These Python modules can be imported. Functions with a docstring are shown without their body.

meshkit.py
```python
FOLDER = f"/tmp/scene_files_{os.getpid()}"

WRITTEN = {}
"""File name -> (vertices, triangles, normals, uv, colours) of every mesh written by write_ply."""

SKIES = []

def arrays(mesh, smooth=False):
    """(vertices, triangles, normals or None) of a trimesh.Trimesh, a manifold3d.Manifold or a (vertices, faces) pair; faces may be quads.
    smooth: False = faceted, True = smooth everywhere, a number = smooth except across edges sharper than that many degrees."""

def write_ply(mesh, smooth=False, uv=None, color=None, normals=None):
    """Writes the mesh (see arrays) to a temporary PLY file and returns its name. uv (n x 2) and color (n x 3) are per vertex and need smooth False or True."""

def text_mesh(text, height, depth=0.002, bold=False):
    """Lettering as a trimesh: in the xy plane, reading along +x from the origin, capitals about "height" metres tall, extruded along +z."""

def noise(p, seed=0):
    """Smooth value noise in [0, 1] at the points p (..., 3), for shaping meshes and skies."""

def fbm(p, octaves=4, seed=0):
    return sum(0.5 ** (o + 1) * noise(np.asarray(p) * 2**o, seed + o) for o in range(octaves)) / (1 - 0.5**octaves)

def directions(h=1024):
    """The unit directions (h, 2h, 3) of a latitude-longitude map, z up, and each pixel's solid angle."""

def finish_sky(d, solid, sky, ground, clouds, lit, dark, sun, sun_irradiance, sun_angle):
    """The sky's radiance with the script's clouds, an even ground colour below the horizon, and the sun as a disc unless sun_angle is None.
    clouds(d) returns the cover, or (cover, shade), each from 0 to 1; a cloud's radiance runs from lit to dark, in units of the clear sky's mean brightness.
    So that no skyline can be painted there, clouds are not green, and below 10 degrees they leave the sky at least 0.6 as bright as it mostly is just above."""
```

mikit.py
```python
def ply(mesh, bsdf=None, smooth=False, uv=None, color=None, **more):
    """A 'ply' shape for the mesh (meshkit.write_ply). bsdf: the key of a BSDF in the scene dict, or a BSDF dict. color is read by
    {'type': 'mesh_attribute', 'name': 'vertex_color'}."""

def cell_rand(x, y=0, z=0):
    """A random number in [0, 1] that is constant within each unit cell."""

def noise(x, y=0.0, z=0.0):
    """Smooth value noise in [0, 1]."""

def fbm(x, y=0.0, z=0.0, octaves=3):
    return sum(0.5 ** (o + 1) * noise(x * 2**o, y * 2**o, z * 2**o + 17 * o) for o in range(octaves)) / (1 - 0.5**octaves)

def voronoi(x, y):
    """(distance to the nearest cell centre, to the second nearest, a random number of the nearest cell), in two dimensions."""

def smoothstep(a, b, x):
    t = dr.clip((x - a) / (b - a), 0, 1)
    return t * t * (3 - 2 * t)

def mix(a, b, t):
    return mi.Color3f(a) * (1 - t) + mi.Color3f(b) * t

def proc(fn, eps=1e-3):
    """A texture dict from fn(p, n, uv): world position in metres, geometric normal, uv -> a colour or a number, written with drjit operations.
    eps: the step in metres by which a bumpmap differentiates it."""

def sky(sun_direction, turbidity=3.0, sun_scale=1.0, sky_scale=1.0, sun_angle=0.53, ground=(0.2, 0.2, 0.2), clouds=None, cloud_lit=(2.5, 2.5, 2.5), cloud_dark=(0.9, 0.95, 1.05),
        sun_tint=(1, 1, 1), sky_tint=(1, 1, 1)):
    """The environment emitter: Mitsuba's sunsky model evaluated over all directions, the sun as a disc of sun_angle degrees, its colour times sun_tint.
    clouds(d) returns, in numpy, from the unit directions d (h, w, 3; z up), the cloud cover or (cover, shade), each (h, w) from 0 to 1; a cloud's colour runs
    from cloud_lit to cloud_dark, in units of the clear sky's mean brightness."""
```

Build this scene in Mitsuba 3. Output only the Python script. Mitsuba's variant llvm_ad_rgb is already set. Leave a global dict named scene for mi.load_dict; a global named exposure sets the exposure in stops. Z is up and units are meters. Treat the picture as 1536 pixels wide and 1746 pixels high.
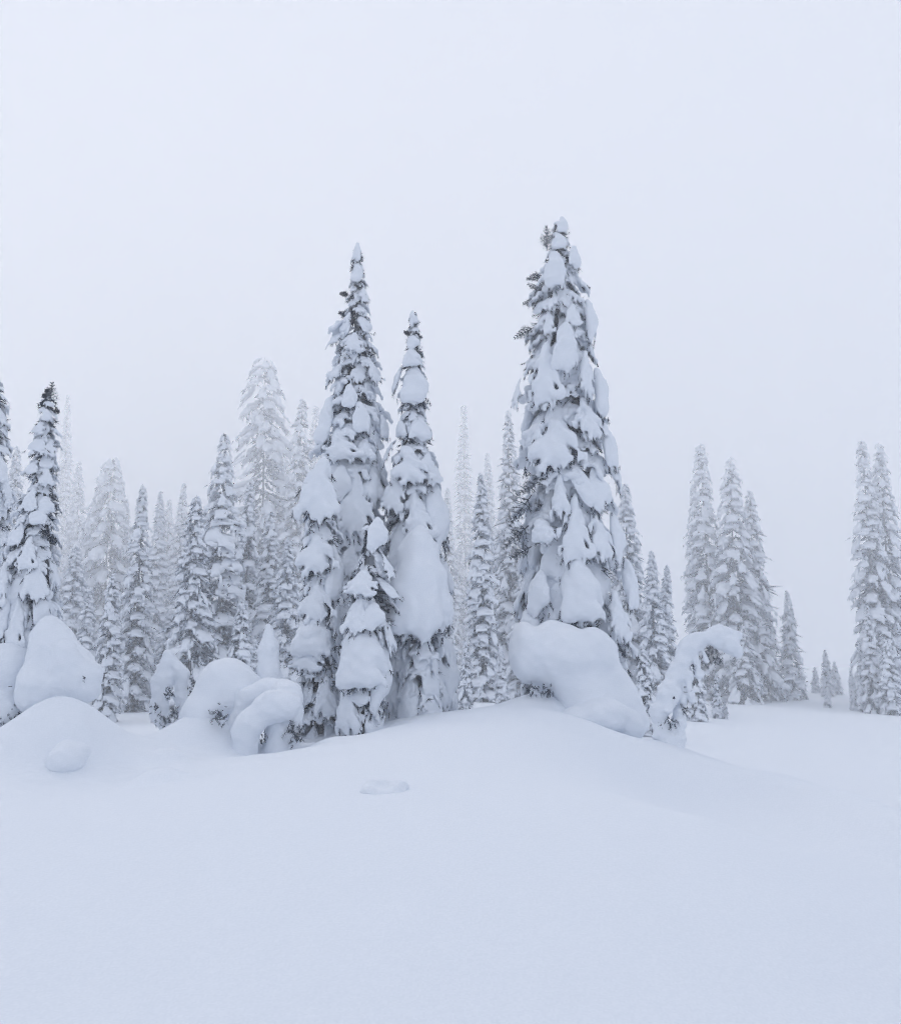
import math
import numpy as np
import drjit as dr
import mitsuba as mi
import mikit
import meshkit
from scipy.interpolate import RBFInterpolator

T = mi.ScalarTransform4f
scene, labels = {}, {}

# ------------------------------------------------------------------ camera, sky, haze, exposure
EYE = 1.7
PITCH = math.radians(8.474)
scene['camera'] = {
    'type': 'perspective', 'fov': 48.0, 'fov_axis': 'x', 'near_clip': 0.1, 'far_clip': 3000.0,
    'to_world': T().look_at(origin=[0, 0, EYE], target=[0, math.cos(PITCH), EYE + math.sin(PITCH)], up=[0, 0, 1]),
    'medium': {'type': 'ref', 'id': 'haze_air'}}
# snow cloud all over: even overcast, the sun only a broad soft patch behind it
SUN_ELEVATION = math.radians(47)
SUN_BEARING = math.radians(-36)
scene['sky_light'] = mikit.sky(
    [math.cos(SUN_ELEVATION) * math.sin(SUN_BEARING), math.cos(SUN_ELEVATION) * math.cos(SUN_BEARING), math.sin(SUN_ELEVATION)],
    turbidity=3, sun_scale=0.30, sun_angle=18, clouds=lambda d: 1.0, cloud_lit=(3.92, 4.17, 4.80), cloud_dark=(1.6, 1.7, 1.9),
    ground=(0.8, 0.82, 0.85), sun_tint=(0.90, 0.97, 1.10))
exposure = 0.60
# thin air in the clearing, the cloud base hanging in the treetops and closing in behind: density per metre on a coarse grid
HAZE_LO, HAZE_HI = np.array([-420.0, -280.0, -5.0]), np.array([420.0, 520.0, 45.0])
_hz, _hy = np.meshgrid(np.linspace(HAZE_LO[2], HAZE_HI[2], 26), np.linspace(HAZE_LO[1], HAZE_HI[1], 101), indexing='ij')
_up = np.clip((_hz - 4.0) / 12.0, 0, 1)
_back = np.clip((np.abs(_hy) - 30.0) / 60.0, 0, 1)
_density = 0.0034 + 0.0080 * _up * _up * (3 - 2 * _up) + 0.0072 * _back
scene['haze_air'] = {'type': 'heterogeneous', 'albedo': {'type': 'rgb', 'value': [0.982, 0.988, 0.994]}, 'phase': {'type': 'hg', 'g': 0.45},
                     'sigma_t': {'type': 'gridvolume', 'grid': mi.VolumeGrid(np.repeat(_density[:, :, None, None], 4, axis=2).astype(np.float32)),
                                 'to_world': T().translate(list(HAZE_LO)).scale(list(HAZE_HI - HAZE_LO))}}
scene['haze'] = {'type': 'cube', 'to_world': T().translate(list((HAZE_LO + HAZE_HI) / 2)).scale(list((HAZE_HI - HAZE_LO) / 2)),
                 'bsdf': {'type': 'null'}, 'interior': {'type': 'ref', 'id': 'haze_air'}}
labels['haze'] = {'label': 'pale snow fog hanging over the whole slope', 'category': 'fog', 'kind': 'stuff'}

# ------------------------------------------------------------------ materials
def rgb(*c):
    return {'type': 'rgb', 'value': list(c)}

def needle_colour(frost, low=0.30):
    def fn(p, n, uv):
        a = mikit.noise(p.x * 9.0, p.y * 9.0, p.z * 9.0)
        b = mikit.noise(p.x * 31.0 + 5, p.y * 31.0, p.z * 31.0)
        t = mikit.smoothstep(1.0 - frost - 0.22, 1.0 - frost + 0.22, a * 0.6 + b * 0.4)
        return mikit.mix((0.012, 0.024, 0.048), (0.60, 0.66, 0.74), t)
    return fn

def snow_colour(p, n, uv):
    g = mikit.noise(p.x * 60.0, p.y * 60.0, p.z * 60.0)
    return mikit.mix((0.73, 0.77, 0.825), (0.785, 0.82, 0.87), g)

def grain(p, n, uv):
    return mikit.noise(p.x * 13.0, p.y * 13.0, p.z * 13.0) * 0.012 + mikit.noise(p.x * 45.0, p.y * 45.0, p.z * 45.0) * 0.004

def ground_grain(p, n, uv):
    return mikit.noise(p.x * 4.0, p.y * 2.2, 3.0) * 0.020 + mikit.noise(p.x * 17.0, p.y * 13.0, 8.0) * 0.0025

scene['snow'] = {'type': 'twosided', 'bsdf': {'type': 'bumpmap', 'arbitrary': mikit.proc(grain, eps=0.01), 'scale': 1.0,
                 'bsdf': {'type': 'diffuse', 'reflectance': mikit.proc(snow_colour)}}}
scene['ground_snow'] = {'type': 'twosided', 'bsdf': {'type': 'bumpmap', 'arbitrary': mikit.proc(ground_grain, eps=0.02), 'scale': 1.0,
                        'bsdf': {'type': 'diffuse', 'reflectance': mikit.proc(snow_colour)}}}
scene['far_snow'] = {'type': 'twosided', 'bsdf': {'type': 'diffuse', 'reflectance': mikit.proc(snow_colour)}}
scene['needles'] = {'type': 'twosided', 'bsdf': {'type': 'diffuse', 'reflectance': mikit.proc(needle_colour(0.20))}}
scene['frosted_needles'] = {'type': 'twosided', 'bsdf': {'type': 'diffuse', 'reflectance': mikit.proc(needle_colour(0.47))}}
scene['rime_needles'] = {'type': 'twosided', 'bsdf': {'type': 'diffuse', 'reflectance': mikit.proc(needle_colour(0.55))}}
scene['bark'] = {'type': 'twosided', 'bsdf': {'type': 'diffuse', 'reflectance': mikit.proc(
    lambda p, n, uv: mikit.mix((0.05, 0.052, 0.06), (0.42, 0.44, 0.48), mikit.fbm(p.x * 14, p.y * 14, p.z * 4)))}}

# ------------------------------------------------------------------ mesh helpers
def surface_net(f, lo, hi, h):
    """The zero surface of the distance function f (points (n, 3) -> (n,)) as quads."""
    lo, hi = np.asarray(lo, float), np.asarray(hi, float)
    n = np.maximum(np.ceil((hi - lo) / h).astype(int) + 1, 4)
    ax = [lo[k] + h * np.arange(n[k]) for k in range(3)]
    g = np.stack(np.meshgrid(*ax, indexing='ij'), -1)
    d = f(g.reshape(-1, 3)).reshape(n)
    s = d < 0
    corner = [(a, b, c) for a in (0, 1) for b in (0, 1) for c in (0, 1)]
    cut = lambda A, o: A[o[0]:A.shape[0] - 1 + o[0], o[1]:A.shape[1] - 1 + o[1], o[2]:A.shape[2] - 1 + o[2]]
    inside = sum(cut(s, o).astype(int) for o in corner)
    act = (inside > 0) & (inside < 8)
    index = -np.ones(act.shape, int)
    index[act] = np.arange(act.sum())
    acc, cnt = np.zeros((act.sum(), 3)), np.zeros(act.sum())
    base = np.argwhere(act)
    for i, a in enumerate(corner):
        for j in range(i + 1, 8):
            b = corner[j]
            if sum(abs(x - y) for x, y in zip(a, b)) != 1:
                continue
            da, db = cut(d, a)[act], cut(d, b)[act]
            m = (da < 0) != (db < 0)
            t = da[m] / (da[m] - db[m])
            acc[m] += np.array(a) + t[:, None] * (np.array(b) - np.array(a))
            cnt[m] += 1
    v = lo + h * (base + acc / cnt[:, None])
    quads = []
    for k in range(3):
        o = [0, 0, 0]; o[k] = 1
        A = s[:s.shape[0] - o[0], :s.shape[1] - o[1], :s.shape[2] - o[2]]
        B = s[o[0]:, o[1]:, o[2]:]
        for flip, m in ((False, A & ~B), (True, ~A & B)):
            e = np.argwhere(m)
            u, w = (k + 1) % 3, (k + 2) % 3
            e = e[(e[:, u] > 0) & (e[:, w] > 0) & (e[:, u] < n[u] - 1) & (e[:, w] < n[w] - 1)]
            q = []
            for du, dw in ((0, 0), (1, 0), (1, 1), (0, 1)):
                c = e.copy(); c[:, u] -= 1 - du; c[:, w] -= 1 - dw
                q.append(index[c[:, 0], c[:, 1], c[:, 2]])
            q = np.stack(q, 1)
            quads.append(q[:, ::-1] if flip else q)
    q = np.vstack(quads)
    return v, q[(q >= 0).all(1)]

def smin(a, b, k):
    h = np.maximum(k - np.abs(a - b), 0) / k
    return np.minimum(a, b) - h * h * h * k / 6

def capsule(p, a, b, ra, rb):
    a, b = np.asarray(a, float), np.asarray(b, float)
    ab = b - a
    t = np.clip(((p - a) @ ab) / max(ab @ ab, 1e-9), 0, 1)
    return np.linalg.norm(p - a - t[:, None] * ab, axis=1) - (ra + (rb - ra) * t)

def ellipsoid(p, c, r):
    q = (p - np.asarray(c)) / np.asarray(r)
    k0 = np.linalg.norm(q, axis=1)
    k1 = np.linalg.norm(q / np.asarray(r), axis=1)
    return k0 * (k0 - 1.0) / np.maximum(k1, 1e-6)

def blend(caps, k, amp, freq, seed, crease=0.0):
    """Smoothly joined lumps; a lump given as (lump, k) joins with its own softness. Rolling noise and creases on top."""
    own = [c if isinstance(c[1], float) else (c, k) for c in caps]
    def f(p):
        d = None
        for c, kc in own:
            e = capsule(p, *c) if len(c) == 4 else ellipsoid(p, *c)
            d = e if d is None else smin(d, e, kc)
        d = d + amp * (meshkit.fbm(p * freq + 31.7, 3, seed) - 0.5)
        if crease:
            n = meshkit.fbm(p * freq * .8 + 7.3, 2, seed + 50)
            d = d - crease * (np.abs(2 * n - 1) - .25)
        return d
    return f

def tri(v, f):
    f = np.asarray(f)
    if f.shape[1] == 4:
        f = np.vstack([f[:, [0, 1, 2]], f[:, [0, 2, 3]]])
    return np.asarray(v, float), f

def join(parts):
    vs, fs, at = [], [], 0
    for v, f in parts:
        vs.append(v); fs.append(f + at); at += len(v)
    return np.vstack(vs), np.vstack(fs)

def cones(start, direction, length, radius, sides=3):
    """Tapered needles-on-a-twig: one three-sided spike per row."""
    start, d = np.asarray(start, float), np.asarray(direction, float)
    d = d / (np.linalg.norm(d, axis=1, keepdims=True) + 1e-9)
    a = np.cross(d, np.where(np.abs(d[:, 2:]) < 0.9, [0, 0, 1.0], [1.0, 0, 0]))
    a /= np.linalg.norm(a, axis=1, keepdims=True) + 1e-9
    b = np.cross(d, a)
    n = len(start)
    length, radius = np.broadcast_to(length, n)[:, None], np.broadcast_to(radius, n)[:, None]
    ring = [start + radius * (math.cos(t) * a + math.sin(t) * b) for t in np.arange(sides) * 2 * math.pi / sides]
    v = np.stack([*ring, start + d * length], 1)
    i = np.arange(n)[:, None] * (sides + 1)
    f = [np.hstack([i + k, i + (k + 1) % sides, i + sides]) for k in range(sides)]
    return v.reshape(-1, 3), np.vstack(f)

def sprays(start, direction, length, radius, rng, side=3):
    """A twig with side twigs in a fan, as firs carry them."""
    start, d = np.asarray(start, float), np.asarray(direction, float)
    d = d / (np.linalg.norm(d, axis=1, keepdims=True) + 1e-9)
    length = np.broadcast_to(length, len(start))
    out = [cones(start, d, length, radius)]
    w = np.cross(d, rng.normal(size=d.shape))
    w /= np.linalg.norm(w, axis=1, keepdims=True) + 1e-9
    for k in range(side):
        for s in (-1, 1):
            t = (k + 0.6) / (side + 0.6)
            out.append(cones(start + d * (length * t * 0.9)[:, None], d * 0.75 + s * w * 0.7 + rng.normal(size=d.shape) * 0.12, length * (0.55 - 0.3 * t) , radius * 0.8))
    return join(out)

def tube(points, radii, sides=8):
    p = np.asarray(points, float)
    t = np.gradient(p, axis=0)
    t /= np.linalg.norm(t, axis=1, keepdims=True) + 1e-12
    a = np.cross(t, np.where(np.abs(t[:, 1:2]) < 0.9, [0, 1.0, 0], [1.0, 0, 0]))
    a /= np.linalg.norm(a, axis=1, keepdims=True) + 1e-12
    b = np.cross(t, a)
    ang = np.arange(sides) * 2 * np.pi / sides
    v = p[:, None] + np.asarray(radii)[:, None, None] * (np.cos(ang)[None, :, None] * a[:, None] + np.sin(ang)[None, :, None] * b[:, None])
    i, j = np.meshgrid(np.arange(len(p) - 1), np.arange(sides), indexing='ij')
    q = np.stack([i * sides + j, i * sides + (j + 1) % sides, (i + 1) * sides + (j + 1) % sides, (i + 1) * sides + j], -1).reshape(-1, 4)
    return tri(v.reshape(-1, 3), q)

counts = {}
def numbered(name):
    n = counts.get(name, 0)
    counts[name] = n + 1
    return name if n == 0 else f'{name}_{n:03d}'

def thing(name, label, cat, group=None):
    key = numbered(name)
    labels[key] = {'label': label, 'category': cat}
    if group:
        labels[key]['group'] = group
    return key

def part(parent, name, shape, kind=None, label=None):
    key = numbered(f'{parent}__{name}')
    scene[key] = shape
    if kind or label:
        labels[key] = {**({'kind': kind} if kind else {}), **({'label': label} if label else {})}
    return key

# ------------------------------------------------------------------ terrain
GROUND = [(-8, -4, -0.6), (0, -4, -0.3), (8, -4, -1.0), (-6, 1, -0.6), (0, 1, -0.3), (6, 1, -1.0), (-5, 5, -1.0), (0, 5, -1.05), (4.5, 5, -1.4), (-4, 7, -0.8), (0, 7, -0.78), (3, 7, -1.05), (-4, 9, -0.42),
 (0, 9, -0.3), (3, 9, -0.58), (-4.5, 12, -0.08), (0, 12, 0.2), (3, 12, -0.08), (0, 16, 0.52), (2, 17, 0.5), (-3.5, 15.5, 0.05), (1.308, 20.5, 0.811), (0.024, 21.0, 0.707), (-0.812, 21.0, 0.613),
 (-1.374, 20.5, 0.433), (-2.019, 20.0, 0.264), (-3.512, 19.5, 0.105), (-5.172, 19.5, 0.191), (-6.285, 18.0, -0.06), (-7.819, 18.0, 0.069), (2.639, 20.0, 0.62), (3.765, 20.0, 0.219),
 (4.496, 20.0, 0.042), (5.165, 17.2, -0.086), (5.516, 15.5, -0.165), (5.857, 13.6, -0.307), (3.366, 8.4, -0.847), (4.246, 10.0, -0.706), (-9.849, 18.0, -0.011), (-12.544, 19.0, -0.106),
 (4.409, 16.8, -0.467), (4.715, 15.4, -0.526), (5.066, 13.7, -0.605), (5.309, 12.6, -0.708), (6.3, 22, -0.9), (7.3, 19.5, -1.15), (7.6, 16.5, -1.15), (7.6, 14.0, -1.1), (8.4, 10, -1.7), (9, 5, -2.0),
 (7.2, 12, -1.2), (7.5, 24, -1.45), (9.5, 20, -1.6), (10, 14, -1.5), (14, 18, -1.8), (13, 25, -1.75), (9, 30, -1.7), (20, 25, -1.7), (1, 26, 0.2), (-2, 27, -0.3), (5, 27, -0.9), (-8, 26, -0.8),
 (-15, 24, -0.8), (-25, 20, -0.5), (0.629, 50.16, -0.251), (2.468, 52.8, -0.354), (-15.774, 50.16, -1.065), (-11.229, 42.24, -0.958), (12.675, 52.8, -1.092), (14.42, 55.44, -1.046),
 (26.448, 87.12, -1.103), (29.443, 87.12, -0.858), (30.428, 81.84, -1.3), (31.484, 76.56, -1.707), (32.219, 75.24, -1.775), (-27.899, 79.2, -1.426), (-12.099, 79.2, -1.426), (5.962, 79.2, -1.203),
 (-21.597, 102.96, -2.363), (37.191, 102.96, -0.512), (52.638, 99.0, -1.652), (-43.663, 79.2, -1.869)]
DRIFTS = [(-6.421, 17.6, 0.95, 1.0, 0.9, 1.0), (-7.079, 17.6, 0.35, 0.8, 0.8, 1.0), (-5.675, 18.6, 0.22, 0.8, 0.7, 1.0), (-4.489, 19.6, 0.62, 0.62, 0.7, 1.0), (-4.989, 19.2, 0.25, 0.6, 0.5, 1.0),
 (-4.757, 17.6, 0.2, 0.28, 0.26, 1.5), (-4.165, 14.9, 0.22, 0.42, 0.28, 1.3), (-6.172, 16.9, 0.26, 0.4, 0.3, 1.6), (1.888, 21.1, 0.36, 0.75, 0.4, 1.0), (-2.215, 18.8, 0.1, 0.5, 0.4, 1.0),
 (-8.217, 17.5, 0.25, 0.9, 0.9, 1.0), (4.023, 19.6, 0.12, 0.4, 0.5, 1.0), (-2.167, 22.2, -0.16, 0.55, 0.45, 1.0), (-0.847, 21.9, -0.16, 0.55, 0.45, 1.0), (-2.606, 20.7, -0.16, 0.55, 0.45, 1.0),
 (-1.614, 19.9, -0.16, 0.55, 0.45, 1.0), (3.767, 20.0, -0.16, 0.55, 0.45, 1.0), (-3.157, 18.7, -0.16, 0.55, 0.45, 1.0)]
NEAR_TREES = [(('snow_laden_fir', 'tallest fir heavily draped in snow behind the big mound on the crest, right of centre', 2.609, 23.2,
   [(12.356, 0.094, 0.134), (11.936, 0.188, 0.242), (11.341, 0.35, 0.43), (10.749, 0.592, 0.619), (9.87, 0.794, 0.753), (9.0, 0.767, 0.834), (8.14, 1.13, 0.968), (7.288, 1.21, 1.049),
    (6.445, 0.995, 1.237), (5.473, 0.968, 1.318), (4.513, 1.103, 1.345), (3.429, 1.049, 1.587), (2.627, 1.21, 1.587), (0.655, 1.264, 1.856)],
   [(0.081, 12.341, 0.054, 11.906, 0.296, 'tongue'), (-0.027, 11.861, -0.027, 11.43, 0.377, 'tongue'), (0.309, 11.519, 0.323, 10.897, 0.403, 'tongue'),
    (-0.134, 11.311, -0.188, 10.382, 0.538, 'tongue'), (-0.296, 9.87, -0.363, 9.217, 0.377, 'tent'), (0.215, 10.016, 0.242, 9.362, 0.457, 'tent'), (0.619, 10.191, 0.699, 9.087, 0.43, 'tongue'),
    (0.04, 9.318, -0.027, 8.211, 0.646, 'dome'), (-0.363, 9.029, -0.498, 7.5, 0.941, 'tent'), (0.444, 8.856, 0.484, 7.684, 0.403, 'tent'), (0.753, 8.483, 0.861, 7.26, 0.457, 'tongue'),
    (-0.941, 8.383, -1.13, 7.599, 0.457, 'paw'), (-0.161, 7.599, -0.35, 5.916, 1.399, 'tent'), (0.377, 7.741, 0.592, 6.655, 0.78, 'tent'), (0.888, 7.175, 1.076, 6.097, 0.592, 'tongue'),
    (-0.054, 6.334, 0.592, 5.129, 0.484, 'tongue'), (0.619, 6.0, 0.807, 4.992, 0.592, 'tongue'), (-0.161, 5.916, -0.161, 4.855, 0.484, 'tent'), (0.175, 5.404, 0.054, 3.902, 0.888, 'tent'),
    (0.551, 5.115, 0.78, 3.902, 0.753, 'tent'), (1.022, 5.033, 1.184, 3.861, 0.457, 'tongue'), (-0.565, 4.814, -0.511, 4.295, 0.592, 'dome'), (1.358, 3.834, 1.453, 2.826, 0.538, 'dome'),
    (0.161, 3.807, 0.242, 2.493, 1.022, 'dome'), (-0.592, 3.672, -0.726, 2.693, 0.565, 'tongue'), (0.955, 3.322, 1.157, 2.162, 0.646, 'tent'), (1.224, 6.222, 1.278, 5.542, 0.403, 'tent'),
    (-0.834, 2.826, -0.901, 2.228, 0.538, 'dome')],
   11),
  {'twigs': [((-0.296, 11.489, -0.1), (-0.296, 12.086, -0.1)), ((-0.43, 10.867, -0.1), (-0.767, 10.779, -0.1)), ((-0.498, 10.235, -0.1), (-0.861, 10.162, -0.1)),
             ((-0.632, 9.579, -0.1), (-1.076, 9.318, -0.1)), ((0.511, 10.573, -0.1), (0.699, 10.543, -0.1)), ((-0.323, 10.455, 0.1), (-0.726, 10.72, 0.1)),
             ((-0.767, 5.473, -0.5), (-1.264, 4.786, -0.5)), ((-0.632, 5.75, -0.6), (-1.103, 5.473, -0.6)), ((-0.834, 4.786, -0.4), (-1.399, 4.268, -0.4)),
             ((-0.767, 4.309, -0.4), (-1.237, 4.037, -0.4))]}),
 (('snow_laden_fir', 'second tallest fir with slim layered spire, left of its shorter twin', -2.213, 23.0,
   [(11.641, 0.04, 0.053), (11.111, 0.16, 0.133), (10.38, 0.213, 0.267), (10.089, 0.293, 0.293), (9.511, 0.56, 0.373), (8.795, 0.6, 0.507), (8.084, 0.64, 0.64), (6.96, 0.827, 0.773),
    (6.128, 0.96, 0.707), (5.441, 0.96, 0.773), (3.415, 0.96, 0.84), (0.15, 0.96, 0.773)],
   [(0.0, 11.626, -0.013, 11.111, 0.213, 'tongue'), (0.013, 11.081, -0.027, 10.584, 0.293, 'tongue'), (0.133, 10.525, 0.213, 10.089, 0.293, 'paw'), (-0.227, 9.482, -0.56, 9.08, 0.4, 'paw'),
    (0.107, 9.727, 0.307, 9.296, 0.32, 'tongue'), (-0.027, 9.296, 0.013, 8.766, 0.453, 'tent'), (-0.293, 8.652, -0.533, 8.155, 0.453, 'tent'), (0.267, 8.766, 0.507, 8.084, 0.453, 'tent'),
    (-0.08, 7.999, -0.107, 7.408, 0.373, 'tongue'), (0.133, 7.577, 0.213, 6.821, 0.427, 'tongue'), (-0.533, 7.802, -0.76, 6.613, 0.587, 'tongue'), (-0.307, 6.988, -0.227, 6.197, 1.067, 'tent'),
    (0.6, 7.38, 0.707, 6.793, 0.32, 'tongue'), (0.267, 6.779, 0.293, 6.156, 0.587, 'tent'), (0.067, 5.962, 0.147, 4.421, 0.853, 'tent'), (-0.227, 6.087, -0.2, 5.249, 0.453, 'tongue'),
    (0.427, 6.156, 0.533, 5.195, 0.667, 'tent'), (0.053, 4.354, -0.027, 3.548, 0.533, 'tent'), (-0.027, 3.415, -0.16, 2.619, 0.533, 'tent')],
   12),
  {'twigs': [((-0.187, 10.336, 0.0), (-0.4, 10.38, 0.0)), ((-0.213, 9.857, 0.0), (-0.413, 9.901, 0.0))]}),
 (('snow_laden_fir', 'shorter twin spire fir with a broad snow tent halfway up, beside the slim layered one', -0.825, 22.6,
   [(9.829, 0.079, 0.02), (9.517, 0.131, 0.039), (9.093, 0.17, 0.118), (8.811, 0.275, 0.197), (8.252, 0.328, 0.288), (7.419, 0.38, 0.328), (6.732, 0.354, 0.393), (6.391, 0.524, 0.524),
    (5.645, 0.655, 0.616), (4.706, 0.694, 0.721), (3.385, 0.59, 0.825), (2.086, 0.563, 0.878), (0.492, 0.655, 1.009)],
   [(-0.052, 9.801, -0.052, 9.432, 0.157, 'tongue'), (-0.039, 9.163, -0.026, 8.811, 0.314, 'tongue'), (-0.066, 8.783, -0.039, 8.363, 0.472, 'dome'), (0.0, 8.419, -0.052, 7.488, 0.655, 'tongue'),
    (0.092, 7.199, 0.17, 6.623, 0.55, 'tongue'), (-0.288, 7.144, -0.249, 6.705, 0.367, 'tongue'), (-0.288, 8.447, -0.485, 7.834, 0.288, 'tongue'), (-0.432, 6.705, -0.694, 6.16, 0.524, 'paw'),
    (-0.144, 6.568, -0.039, 5.578, 1.074, 'tent'), (0.262, 6.391, 0.393, 5.578, 0.655, 'tent'), (-0.328, 6.051, -0.432, 4.973, 0.655, 'tent'), (0.0, 5.564, 0.118, 4.361, 0.865, 'tent'),
    (0.393, 5.699, 0.563, 3.977, 0.603, 'tongue'), (0.393, 2.369, 0.524, 0.618, 0.865, 'tent'), (-0.066, 2.189, -0.157, 1.38, 0.524, 'tent'), (0.747, 1.957, 0.825, 0.745, 0.472, 'tongue'),
    (-0.328, 1.828, -0.432, 0.618, 0.576, 'tent'), (0.092, 1.444, 0.039, 0.53, 0.524, 'tongue')],
   13),
  {'twigs': [((-0.079, 9.234, 0.0), (-0.236, 9.291, 0.0)), ((-0.026, 9.121, 0.0), (0.144, 9.163, 0.0))]}),
 (('snow_draped_young_fir', 'rounded column of snow forming the left flank of the twin firs', -2.754, 21.4,
   [(6.129, 0.037, 0.025), (5.82, 0.198, 0.198), (5.436, 0.335, 0.347), (4.547, 0.447, 0.447), (3.295, 0.422, 0.484), (2.678, 0.397, 0.422), (2.065, 0.447, 0.447), (0.258, 0.571, 0.546)],
   [(0.025, 6.103, -0.037, 4.572, 0.992, 'tent'), (-0.012, 4.673, -0.099, 3.494, 0.992, 'tent'), (0.236, 4.194, 0.298, 2.973, 0.422, 'tongue'), (-0.012, 3.644, -0.074, 2.493, 0.868, 'tent'),
    (-0.074, 2.616, -0.161, 1.822, 0.893, 'dome'), (-0.074, 2.126, -0.198, 1.518, 0.819, 'tent'), (0.323, 3.171, 0.36, 2.309, 0.372, 'tent'), (-0.298, 2.432, -0.422, 1.7, 0.422, 'tent'),
    (0.174, 1.458, 0.236, 0.556, 0.546, 'tent'), (-0.323, 1.458, -0.471, 0.676, 0.447, 'tent')],
   14),
  {'bare': 0.35, 'fill': 0.9, 'twigs': []}),
 (('snow_draped_young_fir', 'small pointed snow spike sapling at the foot between the twin firs', -1.708, 20.6,
   [(4.635, 0.02, 0.251), (4.077, 0.036, 0.394), (3.715, 0.227, 0.514), (3.236, 0.394, 0.657), (2.523, 0.442, 0.752), (2.051, 0.633, 0.561), (0.887, 0.597, 0.442), (0.221, 0.537, 0.299)],
   [(0.215, 4.611, 0.179, 3.908, 0.478, 'tongue'), (-0.036, 3.559, -0.06, 2.997, 0.717, 'tent'), (0.179, 3.451, 0.609, 2.973, 0.287, 'tongue'), (-0.036, 3.081, -0.203, 2.228, 0.573, 'tent'),
    (0.179, 2.878, 0.203, 2.31, 0.43, 'tongue'), (-0.06, 2.287, -0.036, 1.142, 1.051, 'dome'), (-0.334, 1.49, -0.275, 0.244, 0.645, 'tent'), (0.358, 2.016, 0.251, 0.68, 0.43, 'tongue'),
    (0.322, 3.896, 0.514, 3.415, 0.31, 'paw')],
   15),
  {'bare': 0.35, 'fill': 0.85, 'twigs': []}),
 (('snow_draped_young_fir', 'big smooth snow dome bulging right of the small spike sapling', -0.673, 21.5,
   [(4.256, 0.174, 0.15), (3.929, 0.424, 0.424), (3.303, 0.573, 0.636), (2.682, 0.623, 0.698), (2.189, 0.573, 0.673), (1.7, 0.424, 0.573), (0.551, 0.523, 0.698)],
   [(0.012, 4.256, 0.0, 2.165, 1.446, 'dome'), (-0.299, 3.803, -0.399, 2.251, 0.748, 'tongue'), (0.349, 3.803, 0.474, 2.312, 0.648, 'tongue')], 16),
  {'bare': 0.35, 'fill': 0.72, 'twigs': []}),
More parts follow.
